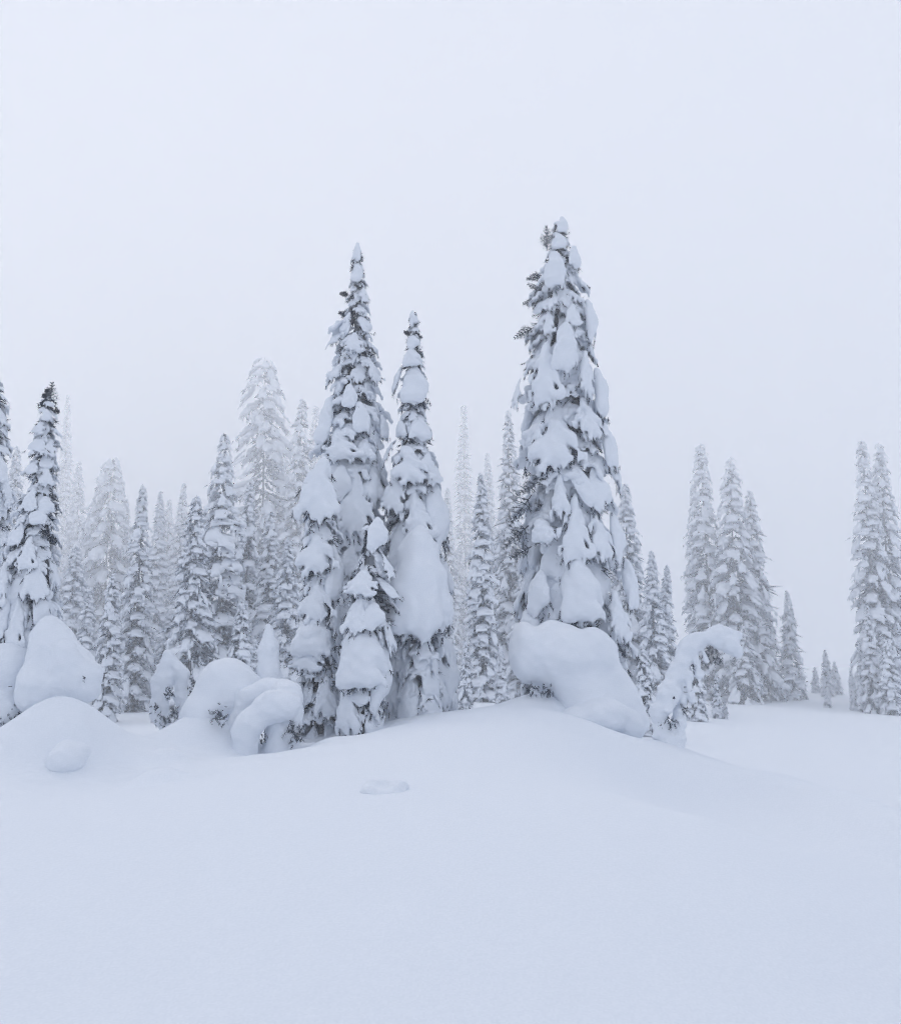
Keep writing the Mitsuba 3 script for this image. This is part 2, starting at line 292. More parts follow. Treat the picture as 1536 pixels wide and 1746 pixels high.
 (('snow_laden_fir', 'dark crooked fir at the left edge with a bare leader twig', -8.022, 19.6,
   [(6.996, 0.023, 0.114), (6.78, 0.159, 0.182), (6.183, 0.25, 0.273), (5.473, 0.273, 0.318), (4.771, 0.454, 0.318), (4.076, 0.659, 0.318), (3.161, 0.909, 0.375), (2.483, 0.954, 0.409),
    (0.38, 1.045, 0.432)],
   [(-0.023, 6.421, -0.045, 6.123, 0.273, 'tent'), (-0.023, 6.123, -0.08, 5.768, 0.386, 'paw'), (0.136, 6.04, 0.182, 5.685, 0.295, 'tent'), (0.136, 5.473, 0.182, 5.063, 0.341, 'tent'),
    (0.159, 4.888, 0.205, 4.481, 0.318, 'tongue'), (0.045, 6.66, 0.068, 6.397, 0.205, 'tongue'), (-0.08, 5.65, -0.159, 5.297, 0.409, 'tent'), (-0.045, 5.063, -0.091, 4.539, 0.386, 'tent'),
    (0.045, 4.678, 0.114, 4.307, 0.341, 'tongue'), (-0.227, 4.365, -0.307, 3.904, 0.341, 'tongue'), (0.0, 4.076, -0.023, 3.446, 0.5, 'tent'), (0.114, 3.732, 0.205, 2.821, 0.523, 'tent'),
    (-0.42, 3.617, -0.534, 2.708, 0.523, 'tent'), (-0.477, 3.161, -0.591, 2.146, 0.682, 'dome'), (-0.08, 2.934, -0.136, 1.923, 0.5, 'tent'), (-0.534, 2.146, -0.614, 1.036, 0.682, 'dome'),
    (-0.193, 1.923, -0.25, 0.927, 0.454, 'tent'), (0.205, 3.048, 0.295, 2.37, 0.295, 'tongue')],
   17),
  {'sparse': 1.1,
   'twigs': [((0.045, 6.78, 0.0), (0.068, 7.213, 0.0)), ((0.045, 7.044, 0.0), (-0.045, 7.068, 0.0)), ((0.045, 6.948, 0.0), (-0.091, 6.972, 0.0)), ((0.114, 6.66, 0.0), (0.227, 6.636, 0.0)),
             ((0.148, 4.25, -0.3), (0.375, 4.019, -0.3)), ((0.205, 3.161, -0.3), (0.341, 2.991, -0.3))]}),
 (('snow_laden_fir', 'fir cut off by the left frame edge, only its right-hand boughs in view', -12.029, 26,
   [(9.237, 0.06, 0.09), (8.438, 0.271, 0.392), (7.018, 0.603, 0.543), (5.929, 0.829, 0.663), (4.395, 1.055, 0.512), (2.144, 1.206, 0.512), (-0.052, 1.357, 0.543)], [], 18),
  {'sparse': 1.25, 'twigs': []})]
FAR_TREES = [('faintest tall spire in the fog, just right of the dark crooked fir', -46.695, 121.44, -2.411, 34.513, 3.52, 'rime', 100, False, {}),
 ('fogged pointed fir, second spire right of the dark crooked fir', -40.149, 108.24, 0.475, 23.384, 4.141, 'rime', 101, False, {}),
 ('fogged blunt-topped fir, tallest of the cluster behind the left mound', -32.532, 95.04, -0.449, 21.14, 5.069, 'broad', 102, False, {}),
 ('fogged fir hugging the left side of the blunt-topped one', -37.535, 105.6, -0.687, 20.639, 3.428, 'rime', 103, False, {}),
 ('fogged fir on the right shoulder of the blunt-topped one', -32.736, 100.32, -1.696, 18.016, 2.559, 'column', 104, False, {}),
 ('slim snowy column, tallest narrow one left of the layered fir', -17.91, 58.08, -1.307, 11.977, 1.751, 'column', 105, True, {}),
 ('short narrow snowy column in front of the slim tall one, left', -16.349, 48.84, -0.637, 6.022, 1.246, 'column', 106, True, {}),
 ('hazy fir with a knob top, first right of the slim tall column', -23.858, 81.84, -1.071, 15.596, 2.657, 'rime', 107, False, {}),
 ('hazy narrow fir right of the knob-topped one', -25.408, 92.4, -1.428, 18.161, 2.785, 'rime', 108, False, {}),
 ('small hazy spire squeezed behind the layered fir', -29.881, 105.6, -1.875, 18.75, 2.449, 'column', 109, False, {}),
 ('fir with broad white shelves of snow, layered, left of middle distance', -12.12, 47.52, -0.574, 9.57, 3.196, 'cone', 110, True, {}),
 ('tall fir with heavy snow caps, immediately right of the layered shelves one', -12.288, 54.12, -0.132, 14.078, 2.886, 'column', 111, True, {}),
 ('towering ragged fir fading into the fog, broad near its crown', -15.567, 84.48, -1.16, 27.758, 5.681, 'broad', 112, False, {}),
 ('foggy fir with drooping shoulders, right of the towering ragged one', -12.793, 81.84, -1.071, 23.412, 5.124, 'cone', 113, False, {}),
 ('faint fir half hidden by the left flank of the slim layered spire', -14.449, 108.24, -1.964, 29.62, 5.02, 'cone', 114, False, {}),
 ('narrow frosted fir below the gap left of the towering one', -12.396, 60.72, -0.526, 12.59, 1.971, 'column', 115, False, {}),
 ('narrow frosted fir directly under the towering ragged one', -10.333, 58.08, -0.429, 10.388, 1.751, 'column', 116, False, {}),
 ('dense grey-boughed fir left of the snow column on the twin firs flank', -8.547, 52.8, -0.384, 8.164, 2.387, 'rime', 117, False, {}),
 ('stubby young fir with ruffled snow, above the round mound', -8.657, 42.24, -0.322, 4.213, 1.763, 'cone', 118, True, {}),
 ('nearly bare spire faded by fog between the two tall firs', 2.002, 125.4, -2.897, 34.2, 5.379, 'bare', 119, False, {}),
 ('upright snowy column between the two tall firs, nearest there', 1.686, 52.8, -0.324, 11.675, 1.837, 'column', 120, True, {}),
 ('fogged fir close behind the left side of the tallest fir', 3.914, 66.0, -0.72, 18.402, 3.673, 'cone', 121, False, {}),
 ('pale fir left of the one behind the tallest fir', 4.568, 108.24, -2.268, 24.362, 3.765, 'rime', 122, False, {}),
 ('ghostly fir just right of the shorter twin spire', -1.535, 112.2, -2.728, 24.515, 3.642, 'rime', 123, False, {}),
 ('thin ghostly fir second to the right of the shorter twin', -0.226, 99.0, -2.207, 18.864, 2.296, 'column', 124, False, {}),
 ('tiny frosted sapling at the right foot of the twin firs', 0.102, 44.88, -0.272, 3.544, 0.781, 'column', 125, False, {}),
 ('little frosted sapling in front of the upright snowy column', 0.645, 43.56, -0.117, 2.642, 0.657, 'column', 126, False, {}),
 ('little frosted sapling at the left edge of the big mound', 2.185, 43.56, -0.019, 2.493, 0.606, 'column', 127, False, {}),
 ('feathery fir just right of the tallest fir', 10.826, 62.04, -0.574, 12.715, 3.453, 'rime', 128, False, {}),
 ('pointed feathery fir with a leaning partner, right of the tallest fir', 11.587, 58.08, -0.592, 8.061, 2.222, 'rime', 129, False, {}),
 ('leaning shorter partner of the pointed feathery fir', 12.189, 59.4, -0.644, 7.372, 1.928, 'rime', 130, False, {'lean': 0.523}),
 ('ruffled sapling between the big mound and the bent sapling', 7.72, 40.92, -0.738, 2.445, 1.044, 'column', 131, True, {}),
 ('slenderest spire on the left of the isolated clump in the right field', 21.137, 87.12, -0.858, 17.116, 2.323, 'column', 132, False, {}),
 ('tallest spire of the isolated clump in the right field', 21.654, 84.48, -0.78, 20.152, 3.918, 'column', 133, True, {}),
 ('second spire of the isolated clump in the right field, heavy snow pads', 22.788, 81.84, -0.979, 18.44, 4.555, 'column', 134, True, {}),
 ('wide right-hand fir of the isolated clump, its flank sloping to the snow', 24.864, 83.16, -1.022, 15.919, 5.11, 'cone', 135, True, {}),
 ('low snowy fir in front at the foot of the isolated clump', 22.772, 79.2, -0.981, 4.681, 3.398, 'cone', 136, True, {}),
 ('lone dark-boughed small fir right of the isolated clump', 27.72, 83.16, -0.835, 7.514, 2.796, 'cone', 137, False, {}),
 ('tiny fir just right of the lone small fir', 31.029, 87.12, -0.956, 1.305, 1.01, 'cone', 138, False, {}),
 ('tiny pale fir, left of a pair far out in the right field', 31.01, 84.48, -0.78, 2.756, 1.371, 'cone', 139, False, {}),
 ('tiny pale fir, right of a pair far out in the right field', 32.229, 85.8, -0.819, 1.797, 0.895, 'column', 140, False, {}),
 ('smallest sapling poking from the snow below the pair in the right field', 28.065, 76.56, -1.235, -0.289, 0.533, 'column', 141, False, {}),
 ('tiny leaning fir left of the trees at the right frame edge', 29.054, 73.92, -1.548, 1.281, 0.686, 'column', 142, False, {'lean': -0.172}),
 ('tall fir with two tops, left one at the right frame edge', 32.054, 76.56, -1.664, 18.747, 3.373, 'column', 143, True, {}),
 ('tall fir at the right frame edge, right one of the double top', 33.793, 77.88, -1.897, 18.758, 3.522, 'column', 144, True, {}),
 ('leaning slim sapling at the left foot of the right edge trees', 29.197, 72.6, -1.49, 3.518, 0.926, 'column', 145, False, {'lean': 0.051}),
 ('ruffled sapling at the foot of the right edge trees, left one', 29.315, 71.28, -1.432, 5.695, 1.57, 'column', 146, False, {}),
 ('ruffled sapling at the foot of the right edge trees, right one', 29.918, 69.96, -1.531, 3.372, 1.622, 'column', 147, False, {}),
 ('frosted sapling right beneath the arch of the bent sapling', 11.958, 50.16, -0.897, 1.985, 1.163, 'column', 148, True, {}),
 ('small frosted sapling just right of the bent sapling arch', 13.645, 52.8, -0.857, 1.162, 0.735, 'cone', 149, False, {}),
 ('tiniest twig-like sapling right of the bent sapling arch', 14.064, 52.8, -0.916, -0.265, 0.367, 'cone', 150, False, {}),
 ('fogged fir at the far left frame edge, behind the dark crooked fir', -29.591, 68.64, -0.816, 16.568, 2.785, 'rime', 151, False, {}),
 ('pale fir straight behind the right boughs of the dark crooked fir', -40.982, 102.96, -2.075, 15.396, 4.775, 'rime', 152, False, {}),
 ('pale fir above the right shoulder of the tall hooded mound', -25.755, 68.64, -0.816, 9.619, 3.183, 'rime', 153, False, {}),
 ('low frosted fir just right of the tall hooded mound', -21.272, 59.4, -0.478, 6.128, 2.066, 'rime', 154, False, {}),
 ('distant pale fir left behind the slim snowy column', -36.361, 113.26, -2.452, 14.767, 3.939, 'rime', 155, False, {}),
 ('pale fir between the slim snowy column and the layered shelves fir', -29.683, 99.53, -1.949, 11.436, 3.462, 'rime', 156, False, {}),
 ('distant fir behind the left side of the layered shelves fir', -31.84, 113.26, -2.452, 12.778, 4.596, 'rime', 157, False, {}),
 ('very faint fir straight behind the layered shelves fir', -32.057, 120.12, -2.704, 15.559, 4.874, 'rime', 158, False, {}),
 ('faded fir between the layered shelves fir and the heavy-capped one', -25.967, 106.39, -2.2, 17.74, 4.934, 'rime', 159, False, {}),
 ('faint fir behind the stubby ruffled young fir', -24.09, 113.26, -2.452, 16.766, 5.252, 'rime', 160, False, {}),
 ('faint fir under the left skirts of the towering ragged fir', -20.506, 106.39, -2.2, 18.372, 4.934, 'rime', 161, False, {}),
 ('frosted fir behind the left side of the helmet-shaped mound', -15.283, 63.36, -0.623, 6.423, 2.571, 'rime', 162, False, {}),
 ('frosted fir left behind the pointed white spike of snow', -11.604, 62.04, -0.574, 6.325, 2.158, 'rime', 163, False, {}),
 ('faint fir left behind the foggy fir with drooping shoulders', -19.246, 113.26, -2.452, 24.866, 5.909, 'rime', 164, False, {}),
 ('faint fir touching the rounded snow column on the twin firs', -15.845, 109.82, -2.326, 22.843, 5.73, 'rime', 165, False, {}),
 ('grey fir peeping out left of the lower half of the rounded snow column', -9.707, 68.64, -0.816, 8.414, 3.183, 'rime', 166, False, {}),
 ('low frosted fir between the short narrow column and the stooped sapling', -19.077, 63.36, -0.623, 4.594, 2.204, 'rime', 167, False, {}),
 ('low frosted fir straight behind the stooped plastered sapling', -16.724, 60.72, -0.526, 4.823, 2.112, 'rime', 168, False, {}),
 ('faint low fir in the gap right of the shorter twin spire', 0.822, 120.12, -2.704, 15.559, 4.178, 'rime', 169, False, {}),
 ('faint fir left of the tallest fir, behind the nearer ones there', 6.122, 116.69, -2.578, 19.985, 5.412, 'rime', 170, False, {}),
 ('pale fir peeking out right of the lower boughs of the tallest fir', 16.557, 102.96, -2.075, 12.975, 4.775, 'rime', 171, False, {}),
 ('low pale fir between the feathery fir and the pointed feathery one', 12.604, 68.64, -0.816, 6.419, 2.387, 'rime', 172, False, {}),
 ('frosted fir behind the left skirts of the tallest fir', 4.589, 63.36, -0.623, 7.898, 2.938, 'rime', 173, False, {}),
 ('faint fir behind the upright snowy column between the two tall firs', 2.669, 106.39, -2.2, 12.107, 3.701, 'rime', 174, False, {}),
 ('small frosted fir right behind the helmet-shaped mound', -9.668, 50.16, -0.139, 2.842, 1.745, 'rime', 175, False, {}),
 ('low frosted fir at the left foot of the short narrow column', -23.259, 66.0, -0.72, 4.336, 2.678, 'rime', 176, False, {}),
 ('faint fir behind the middle of the isolated clump on the right', 31.646, 120.12, -2.704, 17.679, 4.874, 'rime', 177, False, {}),
 ('faint fir behind the right flank of the isolated clump on the right', 36.441, 120.12, -2.704, 13.45, 4.874, 'rime', 178, False, {}),
 ('faint fir behind the trees at the right frame edge', 48.567, 113.26, -2.452, 21.47, 5.515, 'rime', 179, False, {})]
BODIES = [(('snow_mound', 'huge snow mound draping to the ground at the foot of the tallest fir', 'snow mound',
   [((2.381, 21.4, 1.724), (0.794, 0.844, 0.744)), ((1.65, 21.3, 1.845), (0.42, 0.667, 0.617)), ((1.552, 21.6, 2.044), (0.275, 0.526, 0.526)), ((2.093, 21.4, 2.163), (0.298, 0.447, 0.422)),
    (((2.934, 21.3, 1.845), (0.543, 0.568, 0.617)), 0.12), ((2.969, 21.4, 1.7), (3.544, 21.2, 0.508), 0.521, 0.541), ((2.524, 21.3, 1.459), (2.992, 20.9, 0.408), 0.494, 0.606),
    (((3.026, 20.3, 0.649), (0.541, 0.518, 0.353)), 0.1), (((3.477, 20.4, 0.462), (0.355, 0.402, 0.331)), 0.1), (((2.551, 20.4, 0.53), (0.473, 0.473, 0.307)), 0.1)]),
  {'amp': 0.14,
   'crease': 0.08,
   'freq': 1.9,
   'k': 0.22,
   'seed': 1,
   'tufts': [(1.632, 20.85, 1.182, 0, -0.3, -0.8, 0.18, 30), (1.946, 20.78, 1.137, 0, -0.3, -0.8, 0.18, 30), (4.042, 21.4, 0.592, 0.3, -0.3, 0.2, 0.16, 10)]}),
 (('snow_mound', 'tall hooded snow mound with a tiny dark twig, beside the left edge fir', 'snow mound',
   [((-7.331, 18.7, 2.382), (-6.736, 18.4, 1.409), 0.184, 0.48), ((-7.38, 18.7, 2.126), (-7.189, 18.5, 1.282), 0.325, 0.493), ((-7.376, 18.5, 1.23), (0.429, 0.601, 0.536)),
    (((-6.814, 18.1, 1.803), (0.273, 0.21, 0.357)), 0.2)]),
  {'amp': 0.16, 'crease': 0.07, 'freq': 2.1, 'k': 0.24, 'seed': 33, 'tufts': [(-6.438, 17.95, 1.416, 0.5, -0.6, 0.1, 0.09, 7)]}),
 (('snow_mound', 'snow bank swelling under the left edge fir', 'snow mound', [((-8.19, 19.0, 1.485), (0.507, 0.661, 0.573)), ((-8.235, 18.6, 0.758), (0.647, 0.647, 0.431))]),
  {'amp': 0.12,
   'freq': 1.8,
   'k': 0.3,
   'seed': 12,
   'tufts': [(-7.689, 18.3, 0.824, 0.2, -0.5, -0.4, 0.28, 26), (-7.595, 18.3, 1.338, 0.3, -0.5, -0.3, 0.2, 16), (-7.841, 18.2, 0.626, 0.1, -0.5, -0.4, 0.26, 22)]}),
 (('snow_mound', 'small round snow ball in front of the left drift', 'snow mound',
   [((-6.128, 16.52, 0.166), (0.268, 0.268, 0.249)), ((-6.126, 16.75, 0.274), (0.291, 0.272, 0.194)), ((-6.247, 16.5, 0.095), (0.172, 0.191, 0.153))]),
  {'amp': 0.14, 'crease': 0.05, 'freq': 3, 'k': 0.2, 'seed': 4}),
 (('snow_mound', 'round helmet-shaped snow mound with a dark sprig at its foot', 'snow mound',
   [((-4.352, 19.9, 1.138), (0.577, 0.634, 0.669)), ((-4.008, 19.9, 1.026), (0.461, 0.519, 0.461)), ((-4.684, 19.7, 0.647), (0.502, 0.571, 0.502))]),
  {'amp': 0.1, 'freq': 1.6, 'k': 0.3, 'seed': 5, 'tufts': [(-4.283, 19.1, 0.754, 0.1, -0.7, 0.2, 0.2, 26), (-4.234, 19.0, 0.61, 0.1, -0.7, 0.2, 0.16, 16)]}),
 (('snow_plastered_sapling', 'pointed white spike of snow behind the curled sapling', 'sapling',
   [((-3.609, 20.2, 2.391), (-3.597, 20.2, 1.93), 0.082, 0.199), ((-3.597, 20.2, 1.93), (-3.555, 20.2, 1.243), 0.199, 0.269)]),
  {'amp': 0.09, 'freq': 4, 'h': 0.03, 'k': 0.1, 'seed': 6, 'tufts': [(-3.405, 20.2, 1.677, 0.6, -0.3, -0.2, 0.12, 8)]}),
 (('curled_sapling', 'sapling curled over into a fat white ring of snow', 'sapling',
   [((-4.078, 19.4, 0.501), (-3.828, 19.4, 0.989), 0.18, 0.214), ((-3.828, 19.4, 0.989), (-3.458, 19.4, 1.218), 0.214, 0.202), ((-3.458, 19.4, 1.218), (-3.086, 19.3, 1.177), 0.202, 0.224),
    ((-3.059, 19.15, 1.052), (0.311, 0.333, 0.344)), (((-3.158, 18.85, 0.924), (0.437, 0.328, 0.306)), 0.06), ((-3.592, 18.8, 0.643), (-3.383, 18.8, 0.832), 0.262, 0.272),
    ((-3.695, 18.8, 0.538), (-3.744, 18.9, 0.06), 0.272, 0.263), (((-3.263, 19.25, 0.671), (-3.238, 19.2, 0.034), 0.201, 0.256), 0.05),
    ((-2.945, 19.3, 0.776), (-2.936, 19.35, 0.075), 0.145, 0.168)]),
  {'amp': 0.14,
   'crease': 0.06,
   'freq': 2.8,
   'h': 0.028,
   'k': 0.17,
   'seed': 7,
   'tufts': [(-2.894, 19.15, 0.516, 0.1, -0.3, -0.7, 0.22, 30), (-2.846, 19.15, 0.325, 0.1, -0.3, -0.5, 0.2, 24), (-3.457, 19.1, 0.36, 0, -0.3, -0.7, 0.14, 18)]}),
 (('bent_sapling', 'sapling bowed to the right into an arch with a round snow head', 'sapling',
   [((3.964, 19.4, 0.393), (3.932, 19.4, 0.772), 0.18, 0.169), ((3.932, 19.4, 0.772), (4.264, 19.4, 1.48), 0.18, 0.169), ((4.264, 19.4, 1.48), (4.571, 19.4, 2.009), 0.169, 0.191),
    ((4.571, 19.4, 2.009), (4.889, 19.4, 2.164), 0.202, 0.146), ((4.889, 19.4, 2.142), (5.069, 19.4, 2.186), 0.124, 0.169), ((5.069, 19.4, 2.186), (5.268, 19.4, 2.142), 0.202, 0.225),
    ((5.268, 19.4, 2.142), (5.415, 19.4, 1.92), 0.214, 0.135), (((4.446, 19.4, 1.59), (4.357, 19.4, 0.934), 0.112, 0.101), 0.06), (((4.307, 19.4, 0.772), (4.221, 19.4, 0.156), 0.135, 0.146), 0.06),
    (((4.047, 19.3, 0.884), (4.145, 19.3, 1.209), 0.157, 0.179), 0.06), (((4.071, 19.3, 0.271), (4.132, 19.3, 0.132), 0.157, 0.134), 0.06),
    (((4.621, 19.35, 1.865), (4.684, 19.3, 1.481), 0.101, 0.078), 0.04), (((4.463, 19.3, 1.481), (4.534, 19.3, 0.992), 0.101, 0.067), 0.04),
    (((4.759, 19.35, 1.975), (4.826, 19.3, 1.722), 0.079, 0.056), 0.03)]),
  {'amp': 0.15,
   'crease': 0.08,
   'freq': 4.2,
   'h': 0.026,
   'k': 0.1,
   'seed': 8,
   'tufts': [(4.084, 19.15, 0.644, 0, -0.5, -0.7, 0.17, 22), (4.375, 19.3, 0.83, 0.4, -0.4, -0.5, 0.15, 16), (4.601, 19.4, 1.59, 0.2, -0.3, -0.8, 0.2, 18),
             (4.786, 19.4, 1.788, 0.2, -0.3, -0.8, 0.2, 18), (4.948, 19.4, 1.943, 0.2, -0.3, -0.8, 0.16, 14), (5.054, 19.4, 1.788, 0.2, -0.3, -0.8, 0.22, 16),
             (4.454, 19.3, 1.209, 0.4, -0.3, -0.4, 0.15, 14), (4.162, 19.1, 1.053, 0.1, -0.5, -0.4, 0.06, 8), (3.886, 19.1, 0.573, -0.1, -0.6, -0.3, 0.08, 8)]}),
 (('snow_plastered_sapling', 'stooped sapling plastered with snow left of the helmet-shaped mound', 'sapling',
   [((-5.687, 20.6, 1.84), (-5.808, 20.6, 1.35), 0.107, 0.215), ((-5.808, 20.6, 1.35), (-5.843, 20.6, 0.772), 0.191, 0.179), ((-5.587, 20.6, 1.7), (-5.377, 20.6, 1.467), 0.119, 0.143),
    ((-5.843, 20.6, 0.772), (-5.645, 20.6, 0.255), 0.167, 0.119), ((-5.403, 20.7, 1.466), (-5.409, 20.7, 0.999), 0.12, 0.156), ((-5.409, 20.7, 0.999), (-5.299, 20.7, 0.594), 0.156, 0.144)]),
  {'amp': 0.12,
   'freq': 4,
   'h': 0.03,
   'k': 0.1,
   'seed': 9,
   'tufts': [(-5.575, 20.3, 1.127, 0.3, -0.4, -0.6, 0.17, 18), (-5.635, 20.3, 0.615, 0.1, -0.4, -0.6, 0.2, 26), (-5.435, 20.4, 0.724, 0.2, -0.4, -0.5, 0.18, 20),
             (-5.795, 20.3, 0.842, -0.3, -0.4, -0.6, 0.14, 12), (-5.211, 20.6, 1.118, 0.3, -0.4, -0.5, 0.18, 16), (-5.397, 20.3, 0.445, 0.1, -0.4, -0.4, 0.18, 16)]}),
 (('snow_block', 'slab of snow half sunk in the open slope in front of the trees', 'snow block',
   [((-0.795, 12.5, 0.155), (0.261, 0.261, 0.152)), ((-0.931, 12.35, 0.16), (0.129, 0.172, 0.129)), ((-0.639, 12.35, 0.174), (0.107, 0.158, 0.143)), ((-0.81, 12.2, 0.159), (0.141, 0.099, 0.078))]),
  {'amp': 0.14, 'crease': 0.03, 'freq': 5, 'h': 0.02, 'k': 0.1, 'seed': 10})]
SCRAPS = [(0.414, 5.4, 'fallen_twig', 'dark fleck of twig on the bare snow, right of centre in front'), (0.642, 4.9, 'fallen_twig', 'fainter fleck of twig nearest the camera at the bottom')]
GP = np.array(GROUND, float)
_rbf = RBFInterpolator(GP[:, :2], GP[:, 2], kernel='thin_plate_spline', smoothing=0.02)

def smooth01(a, b, x):
    t = np.clip((x - a) / (b - a), 0, 1)
    return t * t * (3 - 2 * t)

def ground_z(x, y, detail=True):
    x, y = np.broadcast_arrays(np.asarray(x, float), np.asarray(y, float))
    xy = np.stack([x.ravel(), y.ravel()], 1)
    c = np.clip(xy, [-60, -4], [65, 105])
    z = _rbf(c).reshape(x.shape)
    away = np.hypot(*(xy - c).T).reshape(x.shape)
    z = z + (-0.4 - z) * smooth01(0, 25, away)
    for bx, by, bz, rx, ry, sharp in DRIFTS:
        z = z + bz * np.exp(-(((x - bx) / rx) ** 2 + ((y - by) / ry) ** 2) ** sharp)
    p = np.stack([x * .9, y * .8, x * 0 + 2], -1)
    z = z + (meshkit.fbm(p, 2, 14) - .5) * .16 * smooth01(13, 16.5, y) * smooth01(24, 19, y) * smooth01(.5, -2.5, x)
    if detail:
        p = np.stack([x * 0.35, y * 0.22, x * 0], -1)
        z = z + (meshkit.fbm(p, 3, 4) - 0.5) * 0.10
        p = np.stack([x * 1.6 + y * 0.5, y * 1.1, x * 0 + 4], -1)
        z = z + (meshkit.fbm(p, 3, 9) - 0.5) * 0.034
    return z

def spaced(lo, hi, step, far_lo, far_hi):
    a = list(np.arange(lo, hi + 1e-6, step))
    s, x = step, a[-1]
    while x < far_hi:
        s *= 1.09; x += s; a.append(x)
    s, x = step, a[0]
    while x > far_lo:
        s *= 1.09; x -= s; a.insert(0, x)
    return np.array(a)

gx, gy = spaced(-12, 13, 0.15, -370, 370), spaced(4, 26, 0.15, -240, 470)
X, Y = np.meshgrid(gx, gy, indexing='ij')
Z = ground_z(X, Y)
i, j = np.meshgrid(np.arange(len(gx) - 1), np.arange(len(gy) - 1), indexing='ij')
c = (i * len(gy) + j).ravel()
scene['snow_ground'] = mikit.ply((np.stack([X, Y, Z], -1).reshape(-1, 3), np.stack([c, c + len(gy), c + len(gy) + 1, c + 1], 1)), 'ground_snow', smooth=True)
labels['snow_ground'] = {'label': 'smooth untracked snow slope rising to the trees', 'category': 'snow', 'kind': 'structure'}

# ------------------------------------------------------------------ library of snow-laden boughs
# every one in its own frame: hung at the origin, outward along +x, width 1 along y, hanging to z = -1 (drapes) or reaching to x = 1 (paws)
def bough_skeleton(kind, rng):
    r = rng.uniform
    caps, twigs = [], []
    if kind == 'tent':          # a drape, pointed above, ridged, wide and scalloped below
        sp = [(0, 0, 0), (.13, 0, -.12), (.26, r(-.03, .03), -.36), (.35, r(-.05, .05), -.64), (.40, r(-.07, .07), -.88)]
        rad = [.030, .075, .115, .13, .08]
        side = [(0, .16, .42), (1, .30, .52), (1, .20, .60), (2, .36, .42), (2, .20, .50), (3, .30, .20), (3, .14, .26)]
        round_ = .62
    elif kind == 'tongue':      # a long smooth pillow
        sp = [(0, 0, 0), (.13, 0, -.14), (.25, r(-.04, .04), -.40), (.32, r(-.06, .06), -.68), (.32, r(-.08, .08), -.92)]
        rad = [.055, .13, .20, .19, .09]
        side = [(1, .14, .34), (2, .19, .30), (3, .16, .20)]
        round_ = .75
    elif kind == 'dome':        # a broad hood, smooth above, fringed below
        sp = [(0, 0, -.02), (.17, 0, -.16), (.31, 0, -.40), (.39, 0, -.66), (.42, 0, -.86)]
        rad = [.17, .24, .25, .21, .11]
        side = [(0, .30, .22), (0, .24, .44), (1, .38, .46), (1, .26, .62), (2, .40, .44), (2, .22, .48), (3, .38, .18), (3, .18, .22)]
        round_ = .62
    else:                       # paw: a bough held out, bent down by its load
        sp = [(0, 0, 0), (.30, 0, .02), (.58, r(-.04, .04), -.06), (.82, r(-.06, .06), -.24), (.95, r(-.10, .10), -.50)]
        rad = [.06, .105, .135, .12, .06]
        side = [(1, .24, .24), (2, .32, .30), (3, .24, .28), (2, .18, .38)]
        round_ = .72
    sp = [np.array(q, float) for q in sp]
    for q in range(4):
        caps.append((sp[q], sp[q + 1], rad[q], rad[q + 1]))
        twigs.append((sp[q], sp[q + 1], rad[q]))
    ends = [(sp[4], rad[4])]
    for at, wide, drop in side:
        for s in (-1, 1):
            if r() < 0.12:
                continue
            a = sp[at] + np.array([0, 0, -.02])
            w, dz = wide * r(.72, 1.25), drop * r(.7, 1.25)
            if kind == 'paw':
                m = a + np.array([.10 * r(.5, 1.5), s * w * .6, -dz * .22])
                b = a + np.array([.16 * r(.3, 1.6), s * w, -dz])
            else:
                m = a + np.array([.07, s * w * .60, -dz * .45])
                b = a + np.array([.10 + r(-.06, .06), s * w, -dz])
            k = max(.06, rad[at]) * r(round_, round_ + .3)
            caps += [(a, m, max(.03, rad[at] * .9), k * .95), (m, b, k * .95, k * .45)]
            twigs += [(a, m, k), (m, b, k * .8)]
            ends.append((b, k * .45))
    for b, k in ends:           # the ragged lower edge
        for _ in range(2):
            o = b + np.array([r(-.03, .03), r(-.07, .07), .02])
            caps.append(((o, o + np.array([r(-.02, .03), r(-.04, .04), -r(.06, .19)]), .050, .020), .05))
    return caps, twigs

def make_bough(kind, seed, fine):
    rng = np.random.default_rng(seed)
    caps, twigs = bough_skeleton(kind, rng)
    f = blend(caps, {'dome': .13, 'tongue': .11}.get(kind, .07), .08, 4.6, seed, .075)
    p = np.array([q for c_ in caps for q in (c_[0] if isinstance(c_[1], float) else c_)[:2]])
    h = fine
    v, q = surface_net(f, p.min(0) - .36, p.max(0) + .36, h)
    v, q = tri(v, q)
    # needles under and beyond the load
    st, dn, ln = [], [], []
    for a, b, k in twigs:
        n = max(2, int(np.linalg.norm(b - a) / .045))
        for t in np.linspace(0.05, 1.12, n):
            for _ in range(2):
                o = a + (b - a) * t + np.array([-.25 * k, rng.normal() * k * .55, -k * rng.uniform(.45, .95)])
                d_ = (b - a) / (np.linalg.norm(b - a) + 1e-6)
                st.append(o); dn.append(d_ * .8 + np.array([.0, rng.normal() * .45, -.55]) + rng.normal(size=3) * .18)
                ln.append(rng.uniform(.10, .20))
    wide = np.ptp(v[:, 1])
    s = np.array([1, 1 / wide, 1])
    needle = (np.array(st), np.array(dn), np.array(ln), rng)
    return (v * s, q), needle, s

